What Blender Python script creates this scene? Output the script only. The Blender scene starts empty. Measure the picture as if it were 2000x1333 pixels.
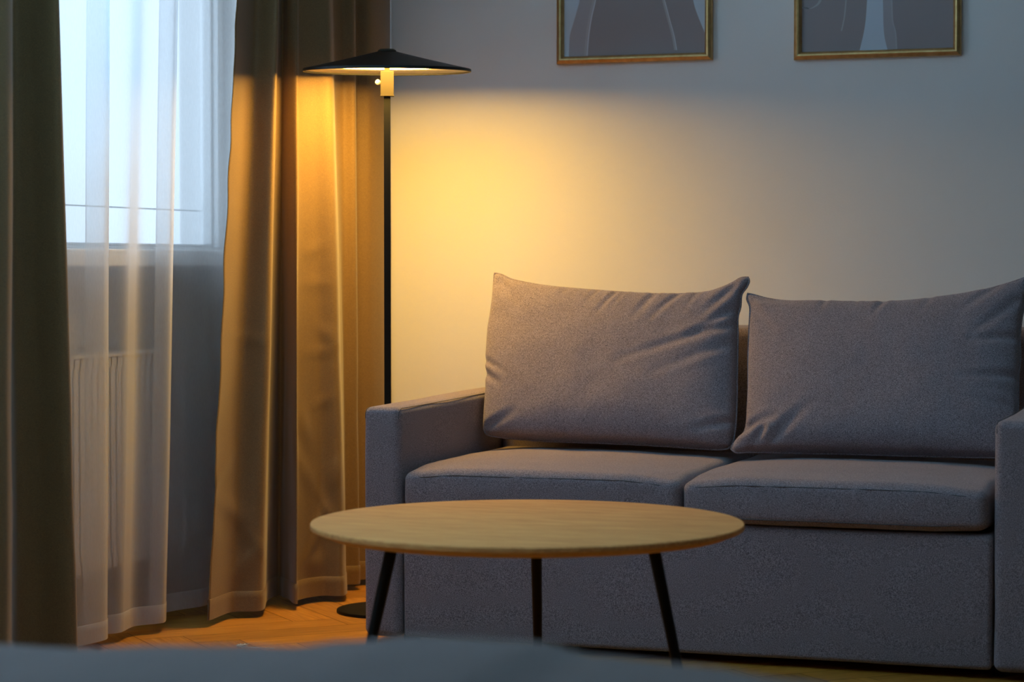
import bpy, bmesh, math, random
from mathutils import Vector, Matrix
import mathutils.noise as mn

S = bpy.context.scene
COL = S.collection
random.seed(7)
PI = math.pi

# ------------------------------------------------------------------ camera
cam_d = bpy.data.cameras.new('camera')
cam = bpy.data.objects.new('camera', cam_d)
COL.objects.link(cam)
YAW = math.radians(19.6)
PITCH = math.atan(151.5 / 4560)
cam.location = (0, 0, 1.01)
cam.rotation_euler = (PI / 2 - PITCH, 0, YAW)
cam_d.sensor_width = 36
cam_d.lens = 4560 * 36 / 2000
cam_d.dof.use_dof = True
cam_d.dof.focus_distance = 6.2
cam_d.dof.aperture_fstop = 3.6
cam_d.clip_start = 0.05
S.camera = cam

# ------------------------------------------------------------------ world, added fill, exposure
SKY = (0.62, 0.78, 1.0)
w = bpy.data.worlds.new('world')
S.world = w
w.use_nodes = True
w.node_tree.nodes['Background'].inputs[0].default_value = (*SKY, 1)
w.node_tree.nodes['Background'].inputs[1].default_value = 1.95

# added blue fill, aimed up through an unseen, made-up window beside the bed
ld = bpy.data.lights.new('added_fill', 'AREA')
ld.shape = 'RECTANGLE'
ld.size = 1.9
ld.size_y = 1.0
ld.color = (0.32, 0.67, 1.0)
ld.energy = 185
ld.spread = math.radians(75)
lo = bpy.data.objects.new('added_fill', ld)
COL.objects.link(lo)
lo.location = (-3.95, 3.0, 1.0)
lo.rotation_euler = (Vector((1, .75, 1.05))).to_track_quat('-Z', 'Y').to_euler()

S.view_settings.view_transform = 'Standard'
S.view_settings.look = 'None'
S.view_settings.gamma = 1
S.view_settings.use_curve_mapping = False
S.view_settings.exposure = 0.0
S.cycles.use_denoising = True
S.cycles.max_bounces = 10
S.cycles.transparent_max_bounces = 16
S.cycles.sample_clamp_indirect = 6.0

LAMP_COLOR = (1.0, 0.575, 0.11)
LAMP_STRENGTH = 66.0

# ------------------------------------------------------------------ materials
def new_mat(name, color=(.5, .5, .5), rough=.6, metal=0.0):
    m = bpy.data.materials.new(name)
    m.use_nodes = True
    b = m.node_tree.nodes['Principled BSDF']
    b.inputs['Base Color'].default_value = (*color, 1)
    b.inputs['Roughness'].default_value = rough
    b.inputs['Metallic'].default_value = metal
    return m, m.node_tree, b

def noise(nt, scale, detail=2, vec=None, rough=.5):
    n = nt.nodes.new('ShaderNodeTexNoise')
    n.inputs['Scale'].default_value = scale
    n.inputs['Detail'].default_value = detail
    n.inputs['Roughness'].default_value = rough
    if vec: nt.links.new(vec, n.inputs['Vector'])
    return n

def coords(nt, scale=(1, 1, 1), rot=(0, 0, 0), kind='Object'):
    tc = nt.nodes.new('ShaderNodeTexCoord')
    mp = nt.nodes.new('ShaderNodeMapping')
    mp.inputs['Scale'].default_value = scale
    mp.inputs['Rotation'].default_value = rot
    nt.links.new(tc.outputs[kind], mp.inputs['Vector'])
    return mp.outputs['Vector']

def ramp(nt, src, a, b, p0=0.0, p1=1.0):
    r = nt.nodes.new('ShaderNodeValToRGB')
    r.color_ramp.elements[0].color = (*a, 1); r.color_ramp.elements[0].position = p0
    r.color_ramp.elements[1].color = (*b, 1); r.color_ramp.elements[1].position = p1
    nt.links.new(src, r.inputs['Fac'])
    return r

def bump(nt, src, bsdf, strength=.3, dist=.001):
    bp = nt.nodes.new('ShaderNodeBump')
    bp.inputs['Strength'].default_value = strength
    bp.inputs['Distance'].default_value = dist
    nt.links.new(src, bp.inputs['Height'])
    nt.links.new(bp.outputs['Normal'], bsdf.inputs['Normal'])

def fabric(name, c1, c2, scale=520, bstr=.5, sheen=.2, rough=.95):
    m, nt, b = new_mat(name, c1, rough)
    v = coords(nt)
    n = noise(nt, scale, 3, v, .7)
    r = ramp(nt, n.outputs['Fac'], c1, c2, .34, .66)
    n2 = noise(nt, 9, 2, v)
    mx = nt.nodes.new('ShaderNodeMixRGB'); mx.blend_type = 'MULTIPLY'; mx.inputs[0].default_value = .25
    r2 = ramp(nt, n2.outputs['Fac'], (.8, .8, .8), (1, 1, 1), .3, .7)
    nt.links.new(r.outputs[0], mx.inputs[1]); nt.links.new(r2.outputs[0], mx.inputs[2])
    nt.links.new(mx.outputs[0], b.inputs['Base Color'])
    b.inputs['Sheen Weight'].default_value = sheen
    b.inputs['Sheen Roughness'].default_value = .5
    b.inputs['Specular IOR Level'].default_value = .15
    bump(nt, n.outputs['Fac'], b, bstr, .0012)
    return m

M = {}
M['sofa'] = fabric('sofa_melange', (.07, .056, .068), (.46, .375, .40))
M['sofa_seam'] = fabric('sofa_seam', (.07, .07, .08), (.13, .13, .14))
M['black_pad'] = new_mat('black_plastic', (.01, .01, .01), .6)[0]

# wall paint
m, nt, b = new_mat('wall_paint', (.70, .69, .67), .85)
v = coords(nt)
n = noise(nt, 160, 3, v)
bump(nt, n.outputs['Fac'], b, .25, .0012)
n2 = noise(nt, 2.2, 3, v)
r = ramp(nt, n2.outputs['Fac'], (.77, .765, .76), (.80, .795, .79), .3, .7)
nt.links.new(r.outputs[0], b.inputs['Base Color'])
b.inputs['Specular IOR Level'].default_value = .25
M['wall'] = m
M['wall_dark'] = new_mat('dark_low_bounce', (.09, .09, .095), .85)[0]  # unseen walls made dark to keep bounced light off the sofa
M['ceiling'] = new_mat('ceiling_paint', (.72, .72, .71), .9)[0]
M['pvc'] = new_mat('white_pvc', (.85, .86, .87), .35)[0]
M['radiator'] = new_mat('radiator_enamel', (.80, .80, .79), .35)[0]
M['white'] = new_mat('white_lacquer', (.78, .78, .77), .45)[0]

# oak floor, planks carry their own coordinates in the UV map
m, nt, b = new_mat('oak_parquet', (.45, .25, .1), .42)
uv = nt.nodes.new('ShaderNodeUVMap'); uv.uv_map = 'plank'
mp = nt.nodes.new('ShaderNodeMapping'); mp.inputs['Scale'].default_value = (2.2, 34, 1)
nt.links.new(uv.outputs[0], mp.inputs[0])
n = noise(nt, 3.0, 6, mp.outputs[0], .65)
n.inputs['Distortion'].default_value = .6
r = ramp(nt, n.outputs['Fac'], (.35, .135, .015), (.66, .29, .04), .3, .72)
at = nt.nodes.new('ShaderNodeAttribute'); at.attribute_name = 'tone'
mx = nt.nodes.new('ShaderNodeMixRGB'); mx.blend_type = 'MULTIPLY'; mx.inputs[0].default_value = 1
nt.links.new(r.outputs[0], mx.inputs[1]); nt.links.new(at.outputs['Color'], mx.inputs[2])
nt.links.new(mx.outputs[0], b.inputs['Base Color'])
bump(nt, n.outputs['Fac'], b, .25, .0008)
M['oak'] = m
M['groove'] = new_mat('parquet_groove', (.06, .035, .015), .8)[0]

# table veneer
m, nt, b = new_mat('oak_veneer', (.5, .33, .17), .75)
b.inputs['Specular IOR Level'].default_value = .08
v = coords(nt, (1.6, 30, 30), (0, 0, -math.radians(24)))
n = noise(nt, 5.0, 7, v, .68); n.inputs['Distortion'].default_value = .3
r = ramp(nt, n.outputs['Fac'], (.62, .23, .072), (.95, .47, .165), .3, .72)
nt.links.new(r.outputs[0], b.inputs['Base Color'])
bump(nt, n.outputs['Fac'], b, .12, .0005)
M['veneer'] = m
M['black_metal'], _, b = new_mat('black_powder_coat', (.006, .006, .006), .5)
b.inputs['Specular IOR Level'].default_value = .2
M['shade_black'], _, b = new_mat('black_satin_lacquer', (.006, .0055, .005), .42)
b.inputs['Specular IOR Level'].default_value = .3
M['shade_inner'] = new_mat('white_inner_lacquer', (.75, .73, .68), .5)[0]

m, nt, b = new_mat('brushed_brass', (.036, .028, .017), .55, .0)
b.inputs['Specular IOR Level'].default_value = .2
n = noise(nt, 60, 3, coords(nt, (1, 1, 12)))
bump(nt, n.outputs['Fac'], b, .1, .0004)
M['brass'] = m
m, nt, b = new_mat('gold_leaf_frame', (.56, .40, .17), .4, .9)
n = noise(nt, 45, 3, coords(nt, (1, 1, 1)))
r = ramp(nt, n.outputs['Fac'], (.52, .32, .12), (.68, .44, .19), .3, .7)
nt.links.new(r.outputs[0], b.inputs['Base Color'])
M['gold'] = m
M['cream'] = new_mat('cream_knob', (.8, .72, .55), .35)[0]

m = bpy.data.materials.new('lamp_diffuser'); m.use_nodes = True
nt = m.node_tree; nt.nodes.clear()
o = nt.nodes.new('ShaderNodeOutputMaterial'); e = nt.nodes.new('ShaderNodeEmission')
e.inputs[0].default_value = (*LAMP_COLOR, 1); e.inputs[1].default_value = LAMP_STRENGTH
nt.links.new(e.outputs[0], o.inputs[0])
M['diffuser'] = m

# heavy drape: dense satin back blackout cloth
m, nt, b = new_mat('taupe_drape', (.27, .225, .165), .62)
v = coords(nt)
n = noise(nt, 500, 3, v, .7)
r = ramp(nt, n.outputs['Fac'], (.14, .083, .032), (.26, .158, .062), .3, .7)
nt.links.new(r.outputs[0], b.inputs['Base Color'])
b.inputs['Sheen Weight'].default_value = .25
b.inputs['Specular IOR Level'].default_value = .35
bump(nt, n.outputs['Fac'], b, .25, .0006)
M['drape'] = m

def sheer_mat(name, t):
    m = bpy.data.materials.new(name); m.use_nodes = True
    nt = m.node_tree; nt.nodes.clear()
    o = nt.nodes.new('ShaderNodeOutputMaterial')
    tr = nt.nodes.new('ShaderNodeBsdfTransparent'); tl = nt.nodes.new('ShaderNodeBsdfTranslucent')
    df = nt.nodes.new('ShaderNodeBsdfDiffuse')
    tl.inputs[0].default_value = (.93, .93, .94, 1); df.inputs[0].default_value = (.86, .86, .87, 1)
    a = nt.nodes.new('ShaderNodeMixShader'); a.inputs[0].default_value = .42
    nt.links.new(tl.outputs[0], a.inputs[1]); nt.links.new(df.outputs[0], a.inputs[2])
    c = nt.nodes.new('ShaderNodeMixShader')
    # openness of the weave falls as it is seen more obliquely: T = 1 - t / cos
    lw = nt.nodes.new('ShaderNodeLayerWeight'); lw.inputs[0].default_value = .5
    def mth(op, x, y):
        q = nt.nodes.new('ShaderNodeMath'); q.operation = op; q.use_clamp = False
        for idx, val in enumerate((x, y)):
            if isinstance(val, (int, float)): q.inputs[idx].default_value = val
            else: nt.links.new(val, q.inputs[idx])
        return q.outputs[0]
    cs = mth('MAXIMUM', mth('SUBTRACT', 1.0, lw.outputs['Facing']), .1)
    wv = noise(nt, 260, 2, coords(nt, (1, 1, .25)))
    tt = mth('ADD', t - .03, mth('MULTIPLY', wv.outputs['Fac'], .06))
    T_ = mth('MAXIMUM', mth('SUBTRACT', 1.0, mth('DIVIDE', tt, cs)), .04)
    nt.links.new(T_, c.inputs[0])
    nt.links.new(a.outputs[0], c.inputs[1]); nt.links.new(tr.outputs[0], c.inputs[2])
    nt.links.new(c.outputs[0], o.inputs[0])
    return m
M['sheer'] = sheer_mat('white_voile', .32)

m = bpy.data.materials.new('window_glass'); m.use_nodes = True
nt = m.node_tree; nt.nodes.clear()
o = nt.nodes.new('ShaderNodeOutputMaterial')
tr = nt.nodes.new('ShaderNodeBsdfTransparent'); gl = nt.nodes.new('ShaderNodeBsdfGlossy')
gl.inputs['Roughness'].default_value = .02
tr.inputs[0].default_value = (.96, .98, .97, 1)
lw = nt.nodes.new('ShaderNodeLayerWeight'); lw.inputs[0].default_value = .5
pw = nt.nodes.new('ShaderNodeMath'); pw.operation = 'POWER'; pw.inputs[1].default_value = 5
nt.links.new(lw.outputs['Facing'], pw.inputs[0])
fr = nt.nodes.new('ShaderNodeMath'); fr.operation = 'MULTIPLY_ADD'; fr.inputs[1].default_value = .96; fr.inputs[2].default_value = .04
nt.links.new(pw.outputs[0], fr.inputs[0])
c = nt.nodes.new('ShaderNodeMixShader')
nt.links.new(fr.outputs[0], c.inputs[0]); nt.links.new(tr.outputs[0], c.inputs[1]); nt.links.new(gl.outputs[0], c.inputs[2])
nt.links.new(c.outputs[0], o.inputs[0])
M['glass'] = m

M['throw'] = fabric('blue_grey_cover', (.23, .175, .17), (.37, .295, .285), 330, .6)
M['linen'] = fabric('white_mattress_ticking', (.6, .6, .6), (.7, .7, .7), 300, .3)
M['bed_base'] = fabric('charcoal_bed_base', (.06, .06, .065), (.12, .12, .125), 400, .4)
def paper(name, c):
    return new_mat(name, c, .55)[0]
M['mauve'] = paper('print_mauve', (.31, .27, .28))
M['mauve_light'] = paper('print_light_mauve', (.38, .35, .375))
M['print_pale'] = paper('print_pale_blue', (.54, .61, .70))
M['print_line'] = paper('print_line', (.58, .60, .66))
M['print_soft'] = paper('print_soft_line', (.43, .41, .435))
M['scrap'] = new_mat('white_scrap', (.75, .72, .68), .5)[0]

# ------------------------------------------------------------------ helpers
def link_mesh(name, bm, mats, parent=None, smooth=False, recalc=True):
    if recalc: bmesh.ops.recalc_face_normals(bm, faces=bm.faces)
    me = bpy.data.meshes.new(name)
    bm.to_mesh(me); bm.free()
    if not isinstance(mats, (list, tuple)): mats = [mats]
    for mm in mats: me.materials.append(mm)
    if smooth:
        for p in me.polygons: p.use_smooth = True
    ob = bpy.data.objects.new(name, me)
    COL.objects.link(ob)
    if parent:
        ob.parent = parent
        ob.matrix_parent_inverse = Matrix.Translation(-Vector(parent.location)) if parent.type == 'EMPTY' and tuple(parent.rotation_euler) == (0, 0, 0) else parent.matrix_basis.inverted()
    return ob

def thing(name, label, cat, loc, group=None):
    o = bpy.data.objects.new(name, None)
    COL.objects.link(o)
    o.location = loc
    o['label'] = label; o['category'] = cat
    if group: o['group'] = group
    return o

def tag(o, label, cat, group=None):
    o['label'] = label; o['category'] = cat
    if group: o['group'] = group
    return o

def structure(o):
    o['kind'] = 'structure'
    return o

def box(bm, x0, x1, y0, y1, z0, z1, bev=0, seg=2):
    r = bmesh.ops.create_cube(bm, size=1)
    vs = r['verts']
    for v_ in vs:
        v_.co = Vector(((x0 + x1) / 2 + v_.co.x * (x1 - x0), (y0 + y1) / 2 + v_.co.y * (y1 - y0), (z0 + z1) / 2 + v_.co.z * (z1 - z0)))
    if bev:
        es = list({e for v_ in vs for e in v_.link_edges})
        bmesh.ops.bevel(bm, geom=es, offset=bev, segments=seg, profile=.5, affect='EDGES')
    return bm

def tube(bm, pts, r, seg=8, closed=False, r_end=None):
    pts = [Vector(p) for p in pts]
    n = len(pts)
    rings = []
    up = Vector((0, 0, 1))
    prev = None
    for i, p in enumerate(pts):
        a = pts[(i - 1) % n] if (closed or i > 0) else pts[i]
        c = pts[(i + 1) % n] if (closed or i < n - 1) else pts[i]
        t = (c - a).normalized()
        if prev is None:
            s = t.cross(up)
            if s.length < 1e-3: s = t.cross(Vector((1, 0, 0)))
        else:
            s = prev - t * prev.dot(t)
        s.normalize(); prev = s
        q = t.cross(s)
        rr = r if r_end is None else r + (r_end - r) * i / (n - 1)
        rings.append([bm.verts.new(p + (s * math.cos(2 * PI * k / seg) + q * math.sin(2 * PI * k / seg)) * rr) for k in range(seg)])
    for i in range(n if closed else n - 1):
        A, B = rings[i], rings[(i + 1) % n]
        for k in range(seg):
            bm.faces.new((A[k], A[(k + 1) % seg], B[(k + 1) % seg], B[k]))
    if not closed:
        bm.faces.new(rings[0][::-1]); bm.faces.new(rings[-1])
    return bm

def lathe(bm, prof, seg=96, center=(0, 0), cap=True):
    rings = []
    for (r, z) in prof:
        if r < 1e-6:
            rings.append([bm.verts.new((center[0], center[1], z))])
        else:
            rings.append([bm.verts.new((center[0] + r * math.cos(2 * PI * k / seg), center[1] + r * math.sin(2 * PI * k / seg), z)) for k in range(seg)])
    for A, B in zip(rings, rings[1:]):
        for k in range(seg):
            a0, a1 = A[k % len(A)], A[(k + 1) % len(A)]
            b0, b1 = B[k % len(B)], B[(k + 1) % len(B)]
            vs = []
            for q in (a0, a1, b1, b0):
                if q not in vs: vs.append(q)
            if len(vs) >= 3: bm.faces.new(vs)
    return bm

def ss(a, b, x):
    t = min(1, max(0, (x - a) / (b - a)))
    return t * t * (3 - 2 * t)

def soft_box(x0, x1, y0, y1, z0, z1, r, nx=24, ny=24, nz=8, disp=None):
    """rounded, densely subdivided box; disp(p, u, v, w, n) moves each vertex"""
    h = Vector(((x1 - x0) / 2, (y1 - y0) / 2, (z1 - z0) / 2))
    c = Vector(((x1 + x0) / 2, (y1 + y0) / 2, (z1 + z0) / 2))
    r = min(r, min(h) * .98)
    def ticks(n, hh):
        inner = [-(hh - r) + 2 * (hh - r) * i / n for i in range(n + 1)]
        k = 5
        e = [-hh + (r - r * math.cos(0)) * 0 + r * (1 - math.tan((PI / 4) * (1 - i / k))) for i in range(k)]
        return e + inner + [-t for t in reversed(e)]
    X, Y, Z = ticks(nx, h.x), ticks(ny, h.y), ticks(nz, h.z)
    bm = bmesh.new(); cache = {}
    def vert(i, j, k):
        key = (i, j, k)
        if key in cache: return cache[key]
        p = Vector((X[i], Y[j], Z[k]))
        q = Vector(tuple(max(-(h[a] - r), min(h[a] - r, p[a])) for a in range(3)))
        d = p - q
        n = d.normalized() if d.length > 1e-9 else Vector((0, 0, 1))
        p2 = q + n * r
        u, v_, w_ = p2.x / h.x, p2.y / h.y, p2.z / h.z
        pos = c + p2
        if disp: pos = pos + disp(pos, u, v_, w_, n)
        cache[key] = bm.verts.new(pos)
        return cache[key]
    nX, nY, nZ = len(X) - 1, len(Y) - 1, len(Z) - 1
    for k in (0, nZ):
        for i in range(nX):
            for j in range(nY): bm.faces.new((vert(i, j, k), vert(i + 1, j, k), vert(i + 1, j + 1, k), vert(i, j + 1, k)))
    for j in (0, nY):
        for i in range(nX):
            for k in range(nZ): bm.faces.new((vert(i, j, k), vert(i + 1, j, k), vert(i + 1, j, k + 1), vert(i, j, k + 1)))
    for i in (0, nX):
        for j in range(nY):
            for k in range(nZ): bm.faces.new((vert(i, j, k), vert(i, j + 1, k), vert(i, j + 1, k + 1), vert(i, j, k + 1)))
    return bm

def catmull(pts, per=8):
    P = [Vector(p) for p in pts]
    out = []
    for i in range(len(P) - 1):
        p0 = P[max(0, i - 1)]; p1 = P[i]; p2 = P[i + 1]; p3 = P[min(len(P) - 1, i + 2)]
        for k in range(per):
            t = k / per
            # centripetal-like damping keeps tight folds from overshooting
            m1 = (p2 - p0) * .5; m2 = (p3 - p1) * .5
            L = (p2 - p1).length
            if m1.length > L: m1 = m1.normalized() * L
            if m2.length > L: m2 = m2.normalized() * L
            out.append(p1 * (2 * t**3 - 3 * t**2 + 1) + m1 * (t**3 - 2 * t**2 + t) + p2 * (-2 * t**3 + 3 * t**2) + m2 * (t**3 - t**2))
    out.append(P[-1])
    return out

def nz3(x, y, z): return mn.noise(Vector((x, y, z)))

# ------------------------------------------------------------------ room shell
XL, XR, YF, YB, ZC = -3.32, 2.9, -3.0, 6.90, 2.55
bm = bmesh.new(); box(bm, XL - .3, XR + .12, YB, YB + .12, -.1, ZC + .1)
structure(link_mesh('wall_back', bm, M['wall']))
bm = bmesh.new(); box(bm, XL - .3, XR + .12, YF - .12, YF, -.1, ZC + .1)
structure(link_mesh('wall_front', bm, M['wall_dark']))
bm = bmesh.new(); box(bm, XR, XR + .12, YF, YB, -.1, ZC + .1)
structure(link_mesh('wall_right', bm, M['wall_dark']))
# left wall: the visible window opening and an added unseen one for fill
W1 = (4.35, 6.82, 1.055, 2.32)
W_FILL = (2.15, 4.15, 1.055, 2.32)  # unseen opening, added to let the fill light in
bm = bmesh.new()
x0, x1 = XL - .25, XL
box(bm, x0, x1, YF, YB, -.1, W1[2] - .052)
box(bm, x0, x1, YF, YB, W1[3], ZC + .1)
for (a, c) in ((YF, W_FILL[0]), (W_FILL[1], W1[0]), (W1[1], YB)):
    box(bm, x0, x1, a, c, W1[2] - .052, W1[3])
structure(link_mesh('wall_left', bm, M['wall']))
bm = bmesh.new(); box(bm, XL - .3, XR + .12, YF - .12, YB + .12, ZC, ZC + .12)
structure(link_mesh('ceiling', bm, M['ceiling']))

# herringbone parquet: every plank a quad of one floor mesh
bm = bmesh.new()
uvl = bm.loops.layers.uv.new('plank'); cl = bm.loops.layers.float_color.new('tone')
PW, PL = .12, .60
rot = Matrix.Rotation(math.radians(-45), 2)
g = .0009
def plank(px, py, horiz):
    L, W = (PL, PW)
    if horiz: c = [(g, g), (L - g, g), (L - g, W - g), (g, W - g)]
    else: c = [(g, g), (W - g, g), (W - g, L - g), (g, L - g)]
    vs = []
    for (a, b_) in c:
        q = rot @ Vector((px + a, py + b_))
        vs.append(Vector((q.x - 1.0, q.y + 3.0, 0)))
    cx = sum(q.x for q in vs) / 4; cy = sum(q.y for q in vs) / 4
    if not (XL - .5 < cx < XR + .5 and YF - .5 < cy < YB + .5): return
    bv = [bm.verts.new(q) for q in vs]
    f = bm.faces.new(bv)
    t = random.uniform(.78, 1.12); of = random.uniform(0, 40)
    loc = [(0, 0), (L, 0), (L, W), (0, W)] if horiz else [(0, 0), (0, W), (L, W), (L, 0)]
    for l_, (a, b_) in zip(f.loops, loc):
        l_[uvl].uv = (a + of, b_ + of); l_[cl] = (t, t * .99, t * .97, 1)
n_ = int(PL / PW)
for i in range(-100, 100):
    for j in range(-16, 17):
        # one step of the herringbone: a lying plank and a standing plank
        ox = i * PW + j * PL; oy = i * PW - j * PL
        plank(ox, oy, True)
        plank(ox, oy + PW, False) if False else plank(ox - PW, oy + PW - PW, False)
fl = link_mesh('floor', bm, [M['oak']], recalc=False)
structure(fl)
bm = bmesh.new(); box(bm, XL - .1, XR + .1, YF - .1, YB + .1, -.1, -.0012)
o = link_mesh('floor', bm, M['groove']); structure(o); o.name = 'floor_subfloor'

bm = bmesh.new(); box(bm, XL + .012, XR, YB - .012, YB, 0, .07, .002)
structure(link_mesh('baseboard_back', bm, M['white']))
bm = bmesh.new(); box(bm, XL, XL + .012, YF, YB, 0, .07, .002)
structure(link_mesh('baseboard_left', bm, M['white']))
bm = bmesh.new(); box(bm, XR - .012, XR, YF, YB - .012, 0, .07, .002)
structure(link_mesh('baseboard_right', bm, M['white']))

def window(idx, W):
    y0, y1, z0, z1 = W
    z0 -= .052
    X0, X1 = XL - .17, XL - .10
    bm = bmesh.new(); f = .022
    box(bm, X0, X1, y0, y1, z0, z0 + f, .003); box(bm, X0, X1, y0, y1, z1 - f, z1, .003)
    box(bm, X0, X1, y0, y0 + f, z0 + f, z1 - f, .003); box(bm, X0, X1, y1 - f, y1, z0 + f, z1 - f, .003)
    ym = (y0 + y1) / 2 - .35 if idx == 1 else (y0 + y1) / 2
    box(bm, X0, X1, ym - .03, ym + .03, z0 + f, z1 - f, .003)
    root = structure(link_mesh('window_%d' % idx, bm, M['pvc']))
    for (a, c) in ((y0 + f, ym - .03), (ym + .03, y1 - f)):
        bm = bmesh.new(); s = .036; b0, b1 = z0 + f, z1 - f
        xa, xb = X0 + .015, X1 + .012
        for q in ((a, c, b0, b0 + s), (a, c, b1 - s, b1), (a, a + s, b0 + s, b1 - s), (c - s, c, b0 + s, b1 - s)):
            box(bm, xa, xb, *q, .004)
        for q in ((a + s, c - s, b0 + s, b0 + s + .010), (a + s, c - s, b1 - s - .010, b1 - s), (a + s, a + s + .010, b0 + s + .010, b1 - s - .010), (c - s - .010, c - s, b0 + s + .010, b1 - s - .010)):
            box(bm, xa + .01, xb - .02, *q, .005)
        box(bm, xa - .02, xa + .002, a + s, c - s, b0 + s + .116, b0 + s + .120)
        sash = link_mesh('sash', bm, M['pvc'], root)
        bm = bmesh.new(); box(bm, xa + .018, xa + .024, a + s + .001, c - s - .001, b0 + s + .001, b1 - s - .001)
        link_mesh('pane', bm, M['glass'], sash)
        bm = bmesh.new(); yy = (c - .03) if a < ym - .1 else (a + .03)
        box(bm, xb, xb + .012, yy - .012, yy + .012, (b0 + b1) / 2 - .03, (b0 + b1) / 2 + .03, .003)
        box(bm, xb + .012, xb + .045, yy - .009, yy + .009, (b0 + b1) / 2 - .009, (b0 + b1) / 2 + .009, .003)
        box(bm, xb + .033, xb + .047, yy - .009, yy + .009, (b0 + b1) / 2 - .11, (b0 + b1) / 2 + .009, .004)
        link_mesh('handle', bm, M['pvc'], sash)
    return root
window(1, W1); window(2, W_FILL)  # the second window is unseen, added as a way in for the fill
for k, W in ((1, W1), (2, W_FILL)):
    bm = bmesh.new()
    box(bm, XL - .088, XL, W[0], W[1], 1.003, 1.050)
    box(bm, XL - .001, -3.165, W[0] - .06, min(W[1] + .06, YB - .001), 1.001, 1.050, .006, 3)
    o = structure(link_mesh('trim_%d' % k, bm, M['white']))

# ------------------------------------------------------------------ radiator under the window
rad = thing('radiator', 'white panel radiator with vertical ribs under the window, behind the sheer curtain', 'radiator', (-3.25, 5.3, 0))
ry0, ry1, rz0, rz1 = 4.55, 6.115, .165, .757
bm = bmesh.new()
# ribbed front sheet
NP = int((ry1 - ry0 - .06) / .0333)
prof = []
yv = ry0 + .03
prof.append((ry0, 0.0)); prof.append((ry0 + .02, 0.0))
for i in range(NP):
    a = ry0 + .03 + i * .0333
    prof += [(a, 0), (a + .006, -.007), (a + .016, -.007), (a + .010, 0)]
prof += [(ry1 - .02, 0), (ry1, 0)]
for xs in (-3.20, -3.285):
    zs = [rz0 + .004, rz0 + .03, rz0 + .038, rz1 - .038, rz1 - .03, rz1 - .004]
    dep = [0, 0, 1, 1, 0, 0]
    grid = [[bm.verts.new((xs + d * dx, yy, z)) for (yy, dx) in prof] for z, d in zip(zs, dep)]
    for A, B in zip(grid, grid[1:]):
        for k in range(len(prof) - 1): bm.faces.new((A[k], A[k + 1], B[k + 1], B[k]))
link_mesh('ribbed_panel', bm, M['radiator'], rad)
for yy in (ry0 - .004, ry1):
    bm = bmesh.new(); box(bm, -3.292, -3.196, yy, yy + .004, rz0 + .01, rz1, .001)
    link_mesh('side_cover', bm, M['radiator'], rad)
bm = bmesh.new()
box(bm, -3.292, -3.196, ry0, ry1, rz1 - .004, rz1 + .002, .001)
for i in range(40):
    yy = ry0 + .03 + i * (ry1 - ry0 - .06) / 39
    box(bm, -3.275, -3.215, yy - .004, yy + .004, rz1 + .002, rz1 + .005)
link_mesh('top_grille', bm, M['radiator'], rad)
for yy in (5.0, 5.9):
    bm = bmesh.new(); box(bm, XL + .001, -3.287, yy - .02, yy + .02, .2, .7)
    link_mesh('wall_bracket', bm, M['radiator'], rad)
for yy in (5.99, 6.04):
    bm = bmesh.new(); tube(bm, [(-3.245, yy, 0.0), (-3.245, yy, rz0 + .01)], .0085, 12)
    link_mesh('feed_pipe', bm, M['radiator'], rad)

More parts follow.
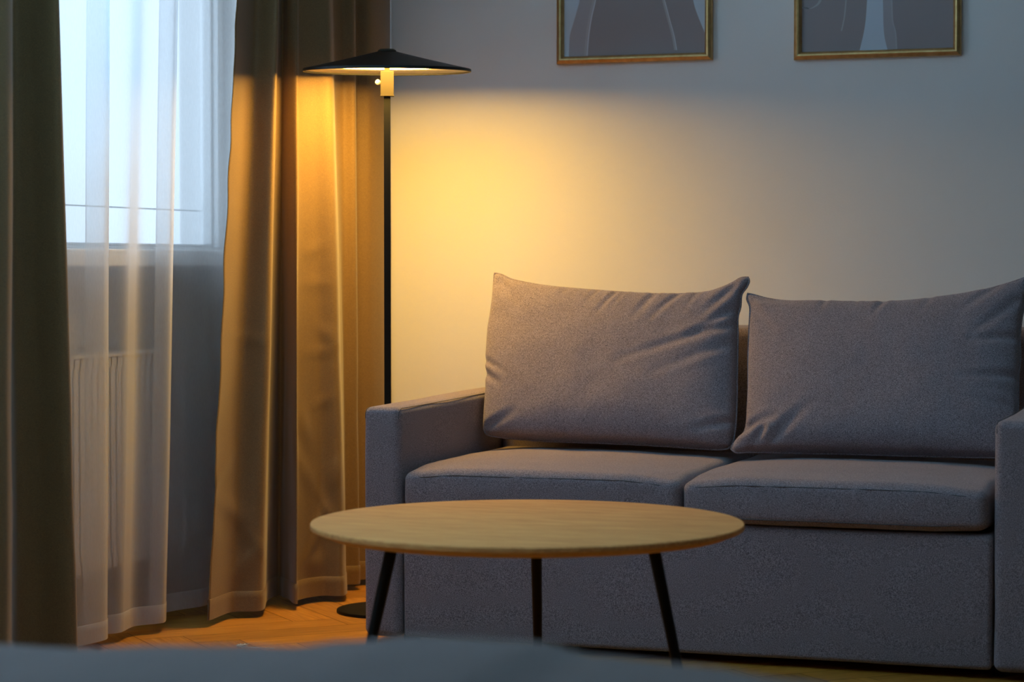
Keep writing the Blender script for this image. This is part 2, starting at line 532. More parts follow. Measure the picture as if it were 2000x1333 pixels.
# ------------------------------------------------------------------ curtains
def curtain(name, top, bot, mat, parent, zb=.02, zref=1.78, zt=2.47, per=8, rows=70, amp=.004, seed=0., hem=.045, hem_mat=None, thick=.0016, creases=(), edge_amp=0, hem_lift=None):
    T = catmull([(a, b_, 0) for a, b_ in top], per); B = catmull([(a, b_, 0) for a, b_ in bot], per)
    n = len(T)
    def at(i, z):
        f = (z - zb) / (zref - zb)
        f2 = f if f < 1 else 1 + (f - 1) * .35
        p = B[i].lerp(T[i], f2)
        p.z = z
        i0, i1 = max(0, i - 1), min(n - 1, i + 1)
        t = (B[i1].lerp(T[i1], f2) - B[i0].lerp(T[i0], f2)); t.z = 0
        nr = Vector((t.y, -t.x, 0)).normalized() if t.length > 1e-6 else Vector((1, 0, 0))
        k = ss(2.0, .6, z) * .75 + .25
        d = amp * k * (nz3(i * .09 + seed, z * 1.6, seed) + .5 * nz3(i * .22 + seed, z * 4.5, seed + 5) * ss(1.3, .1, z))
        for (ci, cz, wi, wz, dep, slope) in creases:
            dz = z - cz - slope * (i - ci)
            d += dep * math.exp(-((i - ci) / wi) ** 2 - (dz / wz) ** 2)
        if edge_amp and i < 5:
            d += edge_amp * (1 - i / 5) * nz3(seed, z * 9, 3.3)
        q = p + nr * d
        if hem_lift: q.z += hem_lift(i / n) * ss(.3, .02, z)
        return q, nr
    zs = [zb + (zt - zb) * (j / rows) ** 1.15 for j in range(rows + 1)]
    bm = bmesh.new()
    g = [[bm.verts.new(at(i, z)[0]) for i in range(n)] for z in zs]
    for A, C_ in zip(g, g[1:]):
        for k in range(n - 1): bm.faces.new((A[k], A[k + 1], C_[k + 1], C_[k]))
    ob = link_mesh(name, bm, mat, parent, True, recalc=False)
    if thick:
        md = ob.modifiers.new('s', 'SOLIDIFY'); md.thickness = thick; md.offset = 0
    # turned-up hem: a second layer with a stitched upper edge
    bm = bmesh.new()
    off = thick * 1.3 + .0012
    for side in (1, -1):
        hz = [zb - .0005, zb + hem * .33, zb + hem * .66, zb + hem - .002, zb + hem]
        gg = []
        for jz, z in enumerate(hz):
            row = []
            for i in range(n):
                q, nr = at(i, z)
                row.append(bm.verts.new(q + nr * side * (off if jz < 4 else off * .35)))
            gg.append(row)
        for A, C_ in zip(gg, gg[1:]):
            for k in range(n - 1): bm.faces.new((A[k], A[k + 1], C_[k + 1], C_[k]))
    link_mesh('hem', bm, hem_mat or mat, ob, True, recalc=False)
    return ob, at, n

RD_T = [(-2.955, 5.982), (-2.968, 6.131), (-2.9, 6.135), (-2.945, 6.213), (-2.958, 6.283), (-2.932, 6.273), (-2.908, 6.282), (-2.912, 6.305), (-2.885, 6.347), (-2.852, 6.392), (-2.895, 6.511), (-2.885, 6.558), (-2.85, 6.571), (-2.9, 6.69), (-2.86, 6.714), (-2.85, 6.805), (-2.868, 6.8985)]
RD_B = [(-2.955, 5.792), (-2.97, 5.955), (-2.9, 6.006), (-2.98, 6.21), (-2.985, 6.308), (-2.93, 6.252), (-2.86, 6.162), (-2.89, 6.234), (-2.865, 6.339), (-2.8, 6.365), (-2.86, 6.517), (-2.89, 6.58), (-2.86, 6.615), (-2.9, 6.69), (-2.86, 6.737), (-2.84, 6.806), (-2.868, 6.8985)]
SH_T = [(-3.1, 5.047), (-3.09, 5.251), (-3.06, 5.439), (-3.1, 5.491), (-3.13, 5.449), (-3.07, 5.561), (-3.085, 5.692), (-3.04, 5.781), (-3.1, 5.879), (-3.13, 5.85), (-3.095, 6.012), (-3.06, 6.082), (-3.03, 6.144), (-3.09, 6.38)]
SH_B = [(-3.1, 5.027), (-3.06, 5.18), (-3.035, 5.357), (-3.09, 5.44), (-3.12, 5.394), (-3.06, 5.469), (-3.075, 5.588), (-3.03, 5.67), (-3.1, 5.795), (-3.13, 5.777), (-3.1, 5.892), (-3.07, 5.992), (-3.09, 6.162), (-3.1, 6.388)]
LD_T = [(-2.87, 4.101), (-2.95, 4.227), (-2.86, 4.289), (-2.95, 4.445), (-2.87, 4.50), (-2.83, 4.586), (-2.93, 4.752), (-2.965, 4.819), (-2.93, 4.831), (-2.86, 4.829), (-2.89, 4.887), (-2.95, 4.965)]
LD_B = [(-2.87, 4.046), (-2.95, 4.187), (-2.86, 4.25), (-2.95, 4.424), (-2.87, 4.47), (-2.82, 4.54), (-2.93, 4.724), (-2.965, 4.81), (-2.93, 4.86), (-2.85, 4.883), (-2.885, 4.948), (-2.95, 4.993)]

dr = thing('drape', 'heavy taupe drape gathered in the room corner behind the floor lamp, glowing gold', 'curtain', (-2.9, 6.25, 0), 'heavy drapes of the window')
# creases: (column, height, half width in columns, half height, depth, slope)
CR = [(10, .80, 7, .010, .0035, -.002), (8, .31, 6, .03, .006, -.006), (12, .15, 5, .035, .006, .008), (3, .42, 4, .03, .005, .01), (15, .22, 4, .02, .004, -.01),
      (72, .95, 6, .012, .004, 0), (74, .75, 7, .010, .004, .001), (70, 1.05, 5, .015, .004, .002), (72, .24, 3, .03, .010, .012), (76, .26, 4, .022, .007, -.014), (69, .17, 3, .02, .006, .01),
      (70, .12, 4, .03, .006, .0), (66, .53, 3, .05, .006, -.01), (78, .38, 3, .05, .005, .01), (66, .40, 4, .04, .005, -.012), (76, .8, 4, .02, .004, -.004), (74, .60, 5, .012, .003, .003)]
cl_, at_, nn_ = curtain('cloth', RD_T, RD_B, M['drape'], dr, amp=.006, seed=3.1, creases=CR, edge_amp=.005, hem=.057, rows=150, per=9)
# stitched side seam along the free edge
bm = bmesh.new()
tube(bm, [at_(0, .03 + (2.44) * k / 90)[0] for k in range(91)], .0014, 6)
link_mesh('side_seam', bm, M['drape'], cl_, True)

dl = thing('drape', 'dark taupe drape hanging at the left edge, between the bed and the sheer curtain', 'curtain', (-2.9, 4.5, 0), 'heavy drapes of the window')
curtain('cloth', LD_T, LD_B, M['drape'], dl, amp=.005, seed=9.4, hem=.057, rows=60)

sh = thing('sheer_curtain', 'long white sheer curtain with pale hem, between the two heavy drapes', 'curtain', (-3.08, 5.7, 0))
curtain('voile', SH_T, SH_B, M['sheer'], sh, zb=.028, amp=.002, seed=1.7, hem=.05, thick=0, hem_mat=M['sheer'], rows=40, per=7)

rail = thing('curtain_rail', 'white double curtain rail fixed under the ceiling', 'curtain rail', (-3.0, 5.3, 2.5))
bm = bmesh.new()
box(bm, -3.13, -3.05, 3.9, 6.89, 2.475, 2.5); box(bm, -2.95, -2.83, 3.9, 6.89, 2.475, 2.5); box(bm, -3.13, -2.83, 3.9, 6.89, 2.5, ZC)
link_mesh('track', bm, M['white'], rail)

# ------------------------------------------------------------------ sofa
SX0, SX1 = -2.44, -.683
AW = .105
SY0, SY1 = 5.675, 6.82
sofa = thing('sofa', 'grey woven two-seat sofa with slim square arms, standing against the wall', 'sofa', ((SX0 + SX1) / 2, 6.1, 0))
def arm_disp(p, u, v_, w_, n):
    d = Vector((0, 0, 0))
    if w_ > .5: d.z += .008 * ss(-1, .6, v_)
    k = .002 * nz3(p.x * 6, p.y * 5, p.z * 6)
    return d + n * k
for (a, c) in ((SX0, SX0 + AW), (SX1 - AW, SX1)):
    bm = soft_box(a, c, SY0, SY1, .022, .632, .022, 4, 26, 20, arm_disp)
    arm = link_mesh('armrest', bm, M['sofa'], sofa, True)
    # stitched seams along the two upper edges
    for xx in (a + .0052, c - .0052):
        bm = bmesh.new()
        pts = [(xx, SY0 + .006, .60), (xx, SY0 + .008, .615), (xx, SY0 + .016, .624), (xx, SY0 + .03, .6275)]
        pts += [(xx, SY0 + .03 + (SY1 - SY0 - .06) * k / 20, .6275 + .008 * ss(-1, .6, -1 + 2 * k / 20)) for k in range(1, 21)]
        tube(bm, pts, .0010, 6)
        link_mesh('seam', bm, M['sofa_seam'], arm, True)
# base
def base_disp(p, u, v_, w_, n):
    return n * (.003 * nz3(p.x * 3, p.y * 3, p.z * 4)) + Vector((0, -.004 * (1 - w_ * w_) if v_ < -.9 else 0, 0))
bm = soft_box(SX0 + AW + .004, SX1 - AW - .004, SY0 + .012, SY1 - .02, .022, .352, .014, 40, 8, 14, base_disp)
link_mesh('base', bm, M['sofa'], sofa, True)
# backrest frame
bm = soft_box(SX0 + AW + .002, SX1 - AW - .002, 6.45, 6.80, .30, .828, .03, 30, 4, 12, lambda p, u, v_, w_, n: n * (.003 * nz3(p.x * 3, 1, p.z * 3)))
link_mesh('backrest', bm, M['sofa'], sofa, True)
# two seat cushions
XM = -1.567
def seat(x0, x1, seed, zt):
    def d(p, u, v_, w_, n):
        o_ = Vector((0, 0, 0))
        if w_ > 0: o_.z += .016 * (1 - abs(u) ** 2.6) * (1 - abs(v_) ** 2.6) * ss(0, .9, w_)
        if v_ < -.5: o_.y -= .006 * (1 - abs(u) ** 4) * (1 - w_ ** 2) * ss(.5, 1, -v_)
        # pulled fabric: short vertical ripples under the front seam
        if v_ < -.8:
            rip = math.sin(p.x * 95 + 3 * nz3(p.x * 4, seed, 0)) * .5 + nz3(p.x * 26, seed, p.z * 6)
            o_.y += .0021 * rip * ss(.0, .6, w_) * ss(1, .72, w_)
        if w_ > .6:
            o_.z += .003 * nz3(p.x * 5 + seed, p.y * 5, 2)
        o_.z += -.010 * ss(.6, 1, abs(u)) * ss(.6, 1, -v_) * (w_ if w_ > 0 else .6 * w_)
        return o_ + n * .0012 * nz3(p.x * 14, p.y * 14 + seed, p.z * 14)
    bm = soft_box(x0, x1, SY0 - .010, 6.445, .357, zt, .026, 56, 36, 10, d)
    cu = link_mesh('seat_cushion', bm, M['sofa'], sofa, True)
    # front piping lines: upper and lower seam
    for (z, rr, up) in ((zt - .016, .0012, 1), (.372, .0011, -1)):
        bm = bmesh.new()
        pts = []
        for k in range(0, 41):
            f = k / 40
            x = x0 + .016 + (x1 - x0 - .032) * f
            u = -1 + 2 * f
            zz = z + (-.010 if up > 0 else .006) * ss(.6, 1, abs(u))
            yy = SY0 - .010 + .0014 - .0029 * (1 - u ** 4) + .009 * ss(.93, 1, abs(u))
            pts.append((x, yy, zz + .0015 * nz3(x * 5, seed, 0)))
        if up > 0:
            pts = [(x0 + .0075, SY0 + .02 + .7 * (1 - k / 12) , z - .004) for k in range(12)] + pts + [(x1 - .0075, SY0 + .02 + .7 * (k / 12), z - .004) for k in range(1, 13)]
        tube(bm, pts, rr, 6)
        link_mesh('seam', bm, M['sofa_seam'], cu, True)
seat(SX0 + AW + .012, XM - .003, 1.3, .474)
seat(XM + .003, SX1 - AW - .014, 6.2, .472)
for (x, y) in ((SX0 + .10, SY0 + .10), (SX1 - .10, SY0 + .10), (SX0 + .10, SY1 - .10), (SX1 - .10, SY1 - .10)):
    bm = bmesh.new(); lathe(bm, [(0, 0), (.022, 0), (.024, .03), (0, .03)], 20, (x, y))
    link_mesh('foot', bm, M['black_pad'], sofa)

# ------------------------------------------------------------------ loose back cushions
def resample(pts, n):
    P = [Vector((a, b_, 0)) for a, b_ in pts]
    P = catmull(P, 6)
    L = [0]
    for a, b_ in zip(P, P[1:]): L.append(L[-1] + (b_ - a).length)
    out = []
    j = 0
    for k in range(n + 1):
        s = L[-1] * k / n
        while j < len(L) - 2 and L[j + 1] < s: j += 1
        t = (s - L[j]) / max(1e-9, L[j + 1] - L[j])
        out.append(P[j].lerp(P[j + 1], min(1, t)))
    return out

def pillow(name, label, top, bot, left, right, plane, T, creases, seed, group):
    """top/bot/left/right outlines as (x, z) on the leaning plane y = plane(x, z)"""
    NU, NV = 110, 80
    Tp, Bp, Lp, Rp = resample(top, NU), resample(bot, NU), resample(left, NV), resample(right, NV)
    c00, c10, c01, c11 = Lp[-1], Rp[-1], Lp[0], Rp[0]     # bottom-left, bottom-right, top-left, top-right
    bm = bmesh.new()
    def base(i, j):
        u, v_ = i / NU, j / NV                            # v 0 bottom .. 1 top
        lo_, hi_ = Bp[i], Tp[i]; le, ri = Lp[NV - j], Rp[NV - j]
        return lo_ * (1 - v_) + hi_ * v_ + le * (1 - u) + ri * u - (c00 * (1 - u) * (1 - v_) + c10 * u * (1 - v_) + c01 * (1 - u) * v_ + c11 * u * v_)
    cx = sum(p.x for p in Tp) / len(Tp); 
    e1 = Vector((1, (plane(cx + .5, .7) - plane(cx - .5, .7)), 0)).normalized()
    e2 = Vector((0, (plane(cx, 1.2) - plane(cx, .2)), 1)).normalized()
    nrm = e1.cross(e2).normalized()
    if nrm.y > 0: nrm = -nrm                               # towards the room
    F, Bk = {}, {}
    for i in range(NU + 1):
        for j in range(NV + 1):
            p = base(i, j); x, z = p.x, p.y
            U, V = 2 * i / NU - 1, 2 * j / NV - 1
            prof = (max(0, 1 - abs(U) ** 2.8) ** .35) * (max(0, 1 - abs(V) ** 2.6) ** .35)
            pos = Vector((x, plane(x, z), z))
            sag = 1 - .22 * V                               # fuller towards the bottom
            t = T * prof * sag
            if 0 < i < NU and 0 < j < NV:
                e = min(1, prof * 2.2)
                w_ = 0
                for (a, c, wd, dep) in creases:
                    A, C_ = Vector((a[0], a[1], 0)), Vector((c[0], c[1], 0))
                    ab = C_ - A; q = Vector((x, z, 0)) - A
                    s = max(0, min(1, q.dot(ab) / ab.length_squared))
                    dd = (q - ab * s).length
                    fade = 1 - s * .85
                    sd = math.exp(-(dd / wd) ** 2)
                    # a valley with a soft ridge beside it
                    w_ -= dep * fade * sd - dep * .45 * fade * math.exp(-((dd - 1.9 * wd) / (1.1 * wd)) ** 2)
                w_ += .004 * nz3(x * 7 + seed, z * 7, 0) + .0016 * nz3(x * 19 + seed, z * 19, 4)
                t2 = max(.0015, t + w_ * e)
                F[i, j] = bm.verts.new(pos + nrm * t2)
                Bk[i, j] = bm.verts.new(pos - nrm * max(.0015, t * .75))
            else:
                F[i, j] = Bk[i, j] = bm.verts.new(pos)
    for i in range(NU):
        for j in range(NV):
            for D in (F, Bk):
                vs = []
                for q in (D[i, j], D[i + 1, j], D[i + 1, j + 1], D[i, j + 1]):
                    if q not in vs: vs.append(q)
                if D is Bk: vs.reverse()
                try: bm.faces.new(vs)
                except ValueError: pass
    root = thing(name, label, 'cushion', (cx, plane(cx, .52), .49), group)
    cov = link_mesh('cover', bm, M['sofa'], root, True)
    # piping seam round the edge
    bm = bmesh.new()
    loop = [(p.x, p.y) for p in Tp] + [(p.x, p.y) for p in Rp[1:]] + [(p.x, p.y) for p in reversed(Bp[:-1])] + [(p.x, p.y) for p in reversed(Lp[1:-1])]
    pts = [Vector((x, plane(x, z), z)) + nrm * 0 for x, z in loop]
    tube(bm, pts, .0030, 8, closed=True)
    link_mesh('edge_seam', bm, M['sofa'], cov, True)
    return root

L_top = [(-2.344, 0.982), (-2.317, 0.976), (-2.289, 0.964), (-2.223, 0.951), (-2.141, 0.941), (-1.998, 0.931), (-1.872, 0.924), (-1.780, 0.923), (-1.690, 0.928), (-1.646, 0.94), (-1.610, 0.957), (-1.589, 0.969), (-1.568, 0.971)]
L_bot = [(-2.313, 0.538), (-2.301, 0.521), (-2.265, 0.515), (-2.146, 0.509), (-1.991, 0.508), (-1.838, 0.507), (-1.688, 0.503), (-1.615, 0.501), (-1.580, 0.504), (-1.569, 0.512)]
L_left = [(-2.344, 0.982), (-2.341, 0.943), (-2.337, 0.869), (-2.337, 0.81), (-2.329, 0.737), (-2.319, 0.679), (-2.314, 0.607), (-2.312, 0.561), (-2.313, 0.538)]
L_right = [(-1.568, 0.971), (-1.564, 0.96), (-1.570, 0.943), (-1.582, 0.924), (-1.582, 0.889), (-1.587, 0.861), (-1.581, 0.805), (-1.574, 0.721), (-1.567, 0.638), (-1.563, 0.57), (-1.565, 0.529), (-1.569, 0.512)]
def L_plane(x, z): return (2.12730804 - .02562 * x + .1401 * z) / .362134 + .010
R_top = [(-1.566, 0.926), (-1.543, 0.921), (-1.512, 0.913), (-1.461, 0.906), (-1.360, 0.904), (-1.245, 0.902), (-1.161, 0.904), (-1.078, 0.911), (-0.995, 0.923), (-0.914, 0.938), (-0.860, 0.953), (-0.827, 0.964), (-0.802, 0.974)]
R_bot = [(-1.562, 0.506), (-1.548, 0.497), (-1.514, 0.499), (-1.415, 0.5), (-1.248, 0.501), (-1.043, 0.501), (-0.908, 0.502), (-0.829, 0.503), (-0.806, 0.506), (-0.796, 0.514)]
R_left = [(-1.566, 0.926), (-1.566, 0.91), (-1.555, 0.889), (-1.550, 0.832), (-1.543, 0.749), (-1.533, 0.666), (-1.529, 0.611), (-1.527, 0.57), (-1.534, 0.546), (-1.553, 0.526), (-1.562, 0.506)]
R_right = [(-0.802, 0.974), (-0.798, 0.948), (-0.803, 0.907), (-0.809, 0.859), (-0.810, 0.812), (-0.806, 0.759), (-0.807, 0.705), (-0.802, 0.626), (-0.799, 0.561), (-0.796, 0.514)]
def R_plane(x, z): return (2.0631822399999997 + .16296 * z) / .347648 - .010
LC = [((-1.941, .925), (-1.985, .85), .008, .008), ((-1.918, .925), (-1.945, .87), .007, .006), ((-1.75, .925), (-1.82, .84), .009, .008), ((-1.70, .925), (-1.73, .86), .008, .005),
      ((-1.574, .889), (-1.70, .79), .012, .009), ((-1.576, .833), (-1.90, .715), .011, .007), ((-1.572, .783), (-1.80, .68), .012, .005), ((-1.556, .57), (-1.66, .54), .010, .012),
      ((-2.318, .686), (-2.26, .65), .009, .010), ((-2.322, .72), (-2.24, .675), .008, .006), ((-2.005, .925), (-2.025, .88), .007, .005), ((-1.826, .922), (-1.87, .84), .010, .007),
      ((-2.31, .95), (-2.22, .86), .014, .008), ((-1.60, .94), (-1.68, .84), .012, .008), ((-2.10, .935), (-2.11, .89), .008, .004), ((-2.29, .53), (-2.20, .57), .011, .008)]
RC = [((-1.175, .905), (-1.20, .85), .009, .008), ((-.813, .801), (-.93, .783), .010, .010), ((-.806, .699), (-.95, .685), .010, .009), ((-1.468, .542), (-1.50, .50), .010, .010),
      ((-1.528, .548), (-1.44, .575), .010, .012), ((-1.43, .525), (-1.35, .60), .013, .009), ((-1.545, .905), (-1.40, .895), .010, .008), ((-1.335, .904), (-1.35, .86), .008, .006),
      ((-.88, .94), (-.96, .87), .012, .008), ((-.82, .90), (-.92, .81), .013, .008), ((-1.545, .88), (-1.47, .80), .012, .007), ((-.82, .62), (-.93, .63), .010, .006), ((-1.05, .915), (-1.07, .86), .008, .005), ((-1.25, .903), (-1.26, .87), .007, .004)]
G = 'grey back cushions on the sofa'
pillow('back_cushion', 'grey rectangular back cushion on the lamp side of the sofa', L_top, L_bot, L_left, L_right, L_plane, .080, LC, 2.0, G)
pillow('back_cushion', 'grey rectangular back cushion on the sofa half farther from the lamp', R_top, R_bot, R_left, R_right, R_plane, .080, RC, 8.0, G)

# ------------------------------------------------------------------ coffee table
TC = (-1.606, 4.605)
tab = thing('coffee_table', 'round oak-topped coffee table on three black splayed legs before the sofa', 'table', (TC[0], TC[1], 0))
R_ = .4535; zt = .47
bm = bmesh.new()
lathe(bm, [(0, zt), (R_ - .004, zt), (R_ - .0015, zt - .0008), (R_, zt - .003), (R_, zt - .0105), (R_ - .002, zt - .0125), (R_ - .03, zt - .024), (R_ - .036, zt - .025), (0, zt - .025)], 160, TC)
top = link_mesh('tabletop', bm, M['veneer'], tab, True)
top.modifiers.new('e', 'EDGE_SPLIT').split_angle = math.radians(25)
for k in range(3):
    az = math.radians(86 + 120 * k) + YAW
    bm = bmesh.new()
    dx, dy = math.cos(az), math.sin(az)
    a = Vector((TC[0] + .305 * dx, TC[1] + .305 * dy, zt - .0255)); c = Vector((TC[0] + .41 * dx, TC[1] + .41 * dy, .003))
    tube(bm, [a.lerp(c, q / 12) for q in range(13)], .0132, 20, r_end=.0085)
    leg = link_mesh('leg', bm, M['black_metal'], tab, True)
    bm = bmesh.new(); lathe(bm, [(0, zt - .0252), (.028, zt - .0252), (.028, zt - .029), (0, zt - .029)], 24, (a.x, a.y))
    link_mesh('mounting_plate', bm, M['black_metal'], leg)
    bm = bmesh.new(); lathe(bm, [(0, .0), (.009, .0), (.0095, .005), (0, .005)], 16, (c.x, c.y))
    link_mesh('foot_pad', bm, M['black_pad'], leg)

# ------------------------------------------------------------------ floor lamp
LX, LY = -2.602, 6.235
LR = math.radians(22.6)
lamp = thing('floor_lamp', 'slim black floor lamp with wide flat conical shade, lit, beside the sofa', 'lamp', (LX, LY, 0))
def turned(bm):
    bmesh.ops.rotate(bm, verts=bm.verts, cent=Vector((LX, LY, 0)), matrix=Matrix.Rotation(LR, 3, 'Z'))
    return bm
bm = bmesh.new()
lathe(bm, [(0, .010), (.144, .010), (.148, .0085), (.149, .006), (.149, 0), (0, 0)], 96, (LX, LY))
bs = link_mesh('base', bm, M['black_metal'], lamp, True); bs.modifiers.new('e', 'EDGE_SPLIT')
bm = bmesh.new(); box(bm, LX - .0098, LX + .0098, LY - .0098, LY + .0098, .010, 1.4925, .0012); turned(bm)
link_mesh('pole', bm, M['black_metal'], lamp)
bm = bmesh.new(); box(bm, LX - .0188, LX + .0188, LY - .0188, LY + .0188, 1.492, 1.563, .0008); turned(bm)
sk = link_mesh('socket_block', bm, M['brass'], lamp)
bm = bmesh.new()
tube(bm, [(LX - .0185, LY, 1.532), (LX - .0235, LY, 1.532)], .004, 12)
bmesh.ops.create_uvsphere(bm, u_segments=20, v_segments=12, radius=.0078, matrix=Matrix.Translation((LX - .0265, LY, 1.532)))
turned(bm)
link_mesh('knob', bm, M['cream'], sk, True)
bm = bmesh.new(); box(bm, LX - .020, LX + .020, LY - .020, LY + .020, 1.4915, 1.4935, .0004); turned(bm)
link_mesh('collar', bm, M['brass'], sk)
TILT = math.radians(2.1)
def tilted(bm):
    ax = Vector((math.cos(LR), math.sin(LR), 0))
    bmesh.ops.rotate(bm, verts=bm.verts, cent=Vector((LX, LY, 1.567)), matrix=Matrix.Rotation(TILT, 3, ax))
    return bm
SR = .2425
bm = bmesh.new()
lathe(bm, [(.0, 1.6245), (.012, 1.6245), (.04, 1.617), (.12, 1.5975), (.20, 1.5795), (SR - .006, 1.5715), (SR - .001, 1.5700), (SR, 1.568), (SR, 1.5625), (SR - .0015, 1.5615), (SR - .003, 1.5625), (SR - .003, 1.567), (.20, 1.5755), (.12, 1.592), (.04, 1.610), (0, 1.614)], 128, (LX, LY))
tilted(bm)
shd = link_mesh('shade', bm, M['shade_black'], lamp, True)
shd.modifiers.new('e', 'EDGE_SPLIT').split_angle = math.radians(40)
bm = bmesh.new()
lathe(bm, [(0, 1.6275), (.020, 1.6275), (.026, 1.6235), (.0265, 1.6215), (0, 1.6215)], 48, (LX, LY)); tilted(bm)
link_mesh('cap', bm, M['brass'], shd, True)
bm = bmesh.new()
lathe(bm, [(.0, 1.5765), (.170, 1.5765), (.1712, 1.5775), (.170, 1.5785), (0, 1.5785)], 96, (LX, LY)); tilted(bm)
link_mesh('diffuser', bm, M['diffuser'], shd)
bm = bmesh.new()
lathe(bm, [(.172, 1.5800), (.20, 1.5748), (SR - .0035, 1.5664)], 128, (LX, LY)); tilted(bm)
rf = link_mesh('reflector', bm, M['shade_inner'], shd, True)
rf.modifiers.new('s', 'SOLIDIFY').thickness = .0006
bm = bmesh.new(); box(bm, LX - .008, LX + .008, LY - .008, LY + .008, 1.56, 1.5763); turned(bm)
link_mesh('stem', bm, M['brass'], lamp)

# ------------------------------------------------------------------ framed prints
def framed_print(label, x0, x1, z0, h, shapes):
    z1 = z0 + h; yb, yf = 6.898, 6.875
    shapes = [(mi, [(x * 1.03, 1.01 + (z - 1.01) * 1.03) for x, z in poly]) for mi, poly in shapes]
    root = thing('picture_frame', label, 'picture', ((x0 + x1) / 2, yb, z0), 'gold framed prints on the wall')
    fw = .0235
    prof = [(0, yb), (0, yf + .010), (.0015, yf + .006), (.004, yf + .0045), (.007, yf + .002), (.011, yf), (.016, yf + .001), (.0205, yf + .005), (.0225, yf + .010), (fw, yf + .014), (fw, yb)]
    bm = bmesh.new()
    cor = [(x0, z0, 1, 1), (x1, z0, -1, 1), (x1, z1, -1, -1), (x0, z1, 1, -1)]
    rings = [[bm.verts.new((cx + sx * d, y, cz + sz * d)) for d, y in prof] for cx, cz, sx, sz in cor]
    for k in range(4):
        A, B_ = rings[k], rings[(k + 1) % 4]
        for q in range(len(prof) - 1): bm.faces.new((A[q], A[q + 1], B_[q + 1], B_[q]))
    fr = link_mesh('frame', bm, M['gold'], root)
    ix0, ix1, iz0, iz1 = x0 + fw - .003, x1 - fw + .003, z0 + fw - .003, z1 - fw + .003
    mats = [M['mauve'], M['mauve_light'], M['print_pale'], M['print_line'], M['print_soft']]
    bm = bmesh.new(); yy = yf + .0155
    box(bm, ix0, ix1, yy, yb - .002, iz0, iz1)
    for n_, (mi, poly) in enumerate(shapes):
        d = .00015 * (n_ + 1)
        vs = [bm.verts.new((min(ix1, max(ix0, x)), yy - d, min(iz1, max(iz0, z)))) for x, z in poly]
        f = bm.faces.new(vs); f.normal_update(); f.material_index = mi
        bmesh.ops.triangulate(bm, faces=[f])
    link_mesh('print', bm, mats, root)
def ribbon(pts, w):
    return [(x - w / 2, z) for x, z in pts] + [(x + w / 2, z) for x, z in reversed(pts)]
def sm(pts): return [(p.x, p.y) for p in catmull([(a, b_, 0) for a, b_ in pts], 5)]
c1 = sm([(-2.15, 2.29), (-2.158, 2.1), (-2.165, 1.891), (-2.167, 1.8), (-2.174, 1.772), (-2.185, 1.736), (-2.196, 1.701), (-2.199, 1.678), (-2.201, 1.61)])
c2 = sm([(-2.02, 2.29), (-2.07, 2.1), (-2.105, 1.888), (-2.117, 1.798), (-2.128, 1.752), (-2.136, 1.707), (-2.141, 1.661), (-2.144, 1.61)])
c3 = sm([(-1.96, 2.2), (-1.94, 1.95), (-1.93, 1.881), (-1.903, 1.79), (-1.886, 1.729), (-1.873, 1.683), (-1.865, 1.641)])
c4 = sm([(-1.85, 2.29), (-1.84, 2.0), (-1.828, 1.877), (-1.815, 1.786), (-1.804, 1.748), (-1.782, 1.695), (-1.77, 1.67)])
framed_print('gold framed abstract mauve print above the left half of the sofa', -2.305, -1.809, 1.627, .70, [
    (1, c1 + [(x, z) for x, z in reversed(c2)]),
    (2, c1 + [(-2.24, 1.61), (-2.24, 2.29)]),
    (4, ribbon([(x - .004, z) for x, z in c2], .011)), (3, ribbon(c2, .0035)),
    (4, ribbon([(x - .003, z) for x, z in c3], .009)), (3, ribbon(c3, .003)),
    (2, c4 + [(-1.75, 1.67), (-1.75, 2.29)])])
d1 = sm([(-1.22, 2.29), (-1.27, 2.0), (-1.292, 1.854), (-1.299, 1.767), (-1.303, 1.708), (-1.31, 1.665), (-1.326, 1.60)])
d2 = sm([(-1.19, 2.29), (-1.24, 2.0), (-1.256, 1.853), (-1.253, 1.765), (-1.251, 1.692), (-1.247, 1.655), (-1.233, 1.60)])
d3 = sm([(-1.17, 2.29), (-1.22, 2.0), (-1.233, 1.852), (-1.228, 1.764), (-1.225, 1.706), (-1.216, 1.669), (-1.212, 1.60)])
d4 = sm([(-1.33, 2.0), (-1.354, 1.857), (-1.36, 1.769), (-1.365, 1.718), (-1.373, 1.681)])
d5 = sm([(-1.498, 1.757), (-1.485, 1.751), (-1.467, 1.748), (-1.445, 1.758), (-1.435, 1.772), (-1.429, 1.801), (-1.435, 1.86)])
framed_print('gold framed mauve print with pale central stem, right one of the pair', -1.557, -1.060, 1.6185, .70, [
    (1, d2 + list(reversed(d3))),
    (2, d1 + list(reversed(d2))),
    (4, ribbon(d3, .004)),
    (4, ribbon(d4, .004)),
    (4, ribbon(d5, .008))])

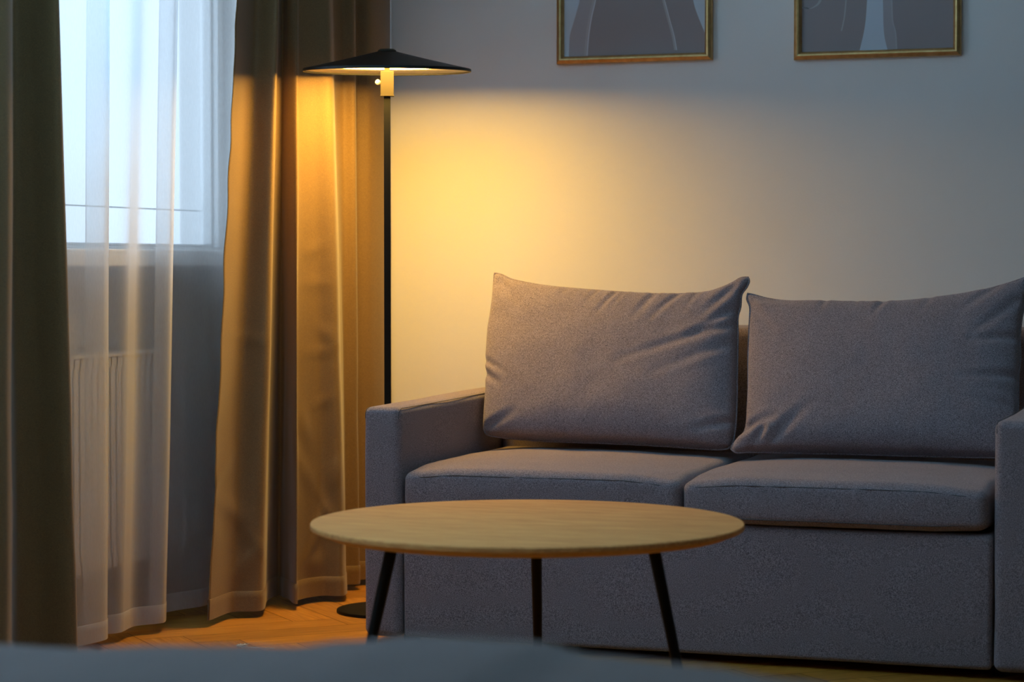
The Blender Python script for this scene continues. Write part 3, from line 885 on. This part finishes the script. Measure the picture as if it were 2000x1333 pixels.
# ------------------------------------------------------------------ bed in the foreground
bed = thing('bed', 'low bed with rumpled blue-grey cover, blurred across the foreground', 'bed', (-1.25, 1.3, 0))
BX0, BX1, BY0, BY1 = -2.25, -.38, .25, 2.3
bm = bmesh.new(); box(bm, BX0 + .05, BX1 - .05, BY0 + .05, BY1 - .07, .06, .30, .01)
link_mesh('base', bm, M['bed_base'], bed)
for x in (BX0 + .15, BX1 - .15):
    for y in (BY0 + .15, BY1 - .17):
        bm = bmesh.new(); lathe(bm, [(0, 0), (.025, 0), (.028, .06), (0, .06)], 20, (x, y))
        link_mesh('leg', bm, M['black_pad'], bed)
bm = soft_box(BX0 + .05, BX1 - .05, BY0 + .05, BY1 - .07, .301, .52, .04, 20, 20, 4)
link_mesh('mattress', bm, M['linen'], bed, True)
EDGE = [(-2.3, 0.577), (-1.5, 0.589), (-1.33, 0.589), (-1.17, 0.600), (-1.05, 0.606), (-.97, 0.615), (-.90, 0.625), (-.84, 0.626), (-.77, 0.627), (-.71, 0.615), (-.60, 0.610), (-.50, 0.601), (-.40, 0.590)]
def edge_h(x):
    for (a, ha), (c, hc) in zip(EDGE, EDGE[1:]):
        if x <= c:
            t = max(0, (x - a) / (c - a)); t = t * t * (3 - 2 * t)
            return ha + (hc - ha) * t
    return EDGE[-1][1]
def duvet_disp(p, u, v_, w_, n):
    d = Vector((0, 0, 0))
    if w_ > .2:
        e = ss(1.35, 2.15, p.y)
        d.z += (edge_h(p.x) - .57) * e * ss(.2, .95, w_)
        d.z += (.012 * nz3(p.x * 3, p.y * 3, 3) + .006 * nz3(p.x * 9, p.y * 7, 1)) * ss(.2, .95, w_) * (1 - .7 * e)
        d.z -= .035 * ss(2.0, 1.0, p.y) * ss(.2, .95, w_)
    else:
        d += Vector((n.x, n.y, 0)) * (.012 * math.sin((p.x + p.y) * 22 + 3 * nz3(p.x * 2, p.y * 2, 0)) * ss(.2, -1, w_))
    return d
bm = soft_box(BX0, BX1, BY0, BY1, .16, .57, .075, 80, 80, 14, duvet_disp)
# open underneath, so that it drapes over mattress and base
kill = [f for f in bm.faces if f.calc_center_median().z < .17 and abs(f.normal.z) > .5]
bmesh.ops.recalc_face_normals(bm, faces=bm.faces)
kill = [f for f in bm.faces if f.normal.z < -.3 and f.calc_center_median().z < .24]
bmesh.ops.delete(bm, geom=kill, context='FACES')
link_mesh('bed_cover', bm, M['throw'], bed, True)

# ------------------------------------------------------------------ crumpled scrap on the floor
bm = bmesh.new()
random.seed(3)
pts = [Vector((-2.70, 5.49, .004))]
for k in range(60):
    t = k / 59
    pts.append(Vector((-2.705 + .085 * max(0, t - .55) / .45 + (.012 * math.sin(k * 1.9) if t < .55 else 0), 5.485 + .02 * t + .014 * math.cos(k * 1.3) * (1 if t < .55 else .15), .004 + (.010 * abs(math.sin(k * 1.1)) if t < .55 else .001))))
tube(bm, pts[1:], .0011, 6)
sc = link_mesh('crumpled_thread', bm, M['scrap'], None, True)
tag(sc, 'tiny tangle of white thread lying on the parquet floor near the bed', 'thread')
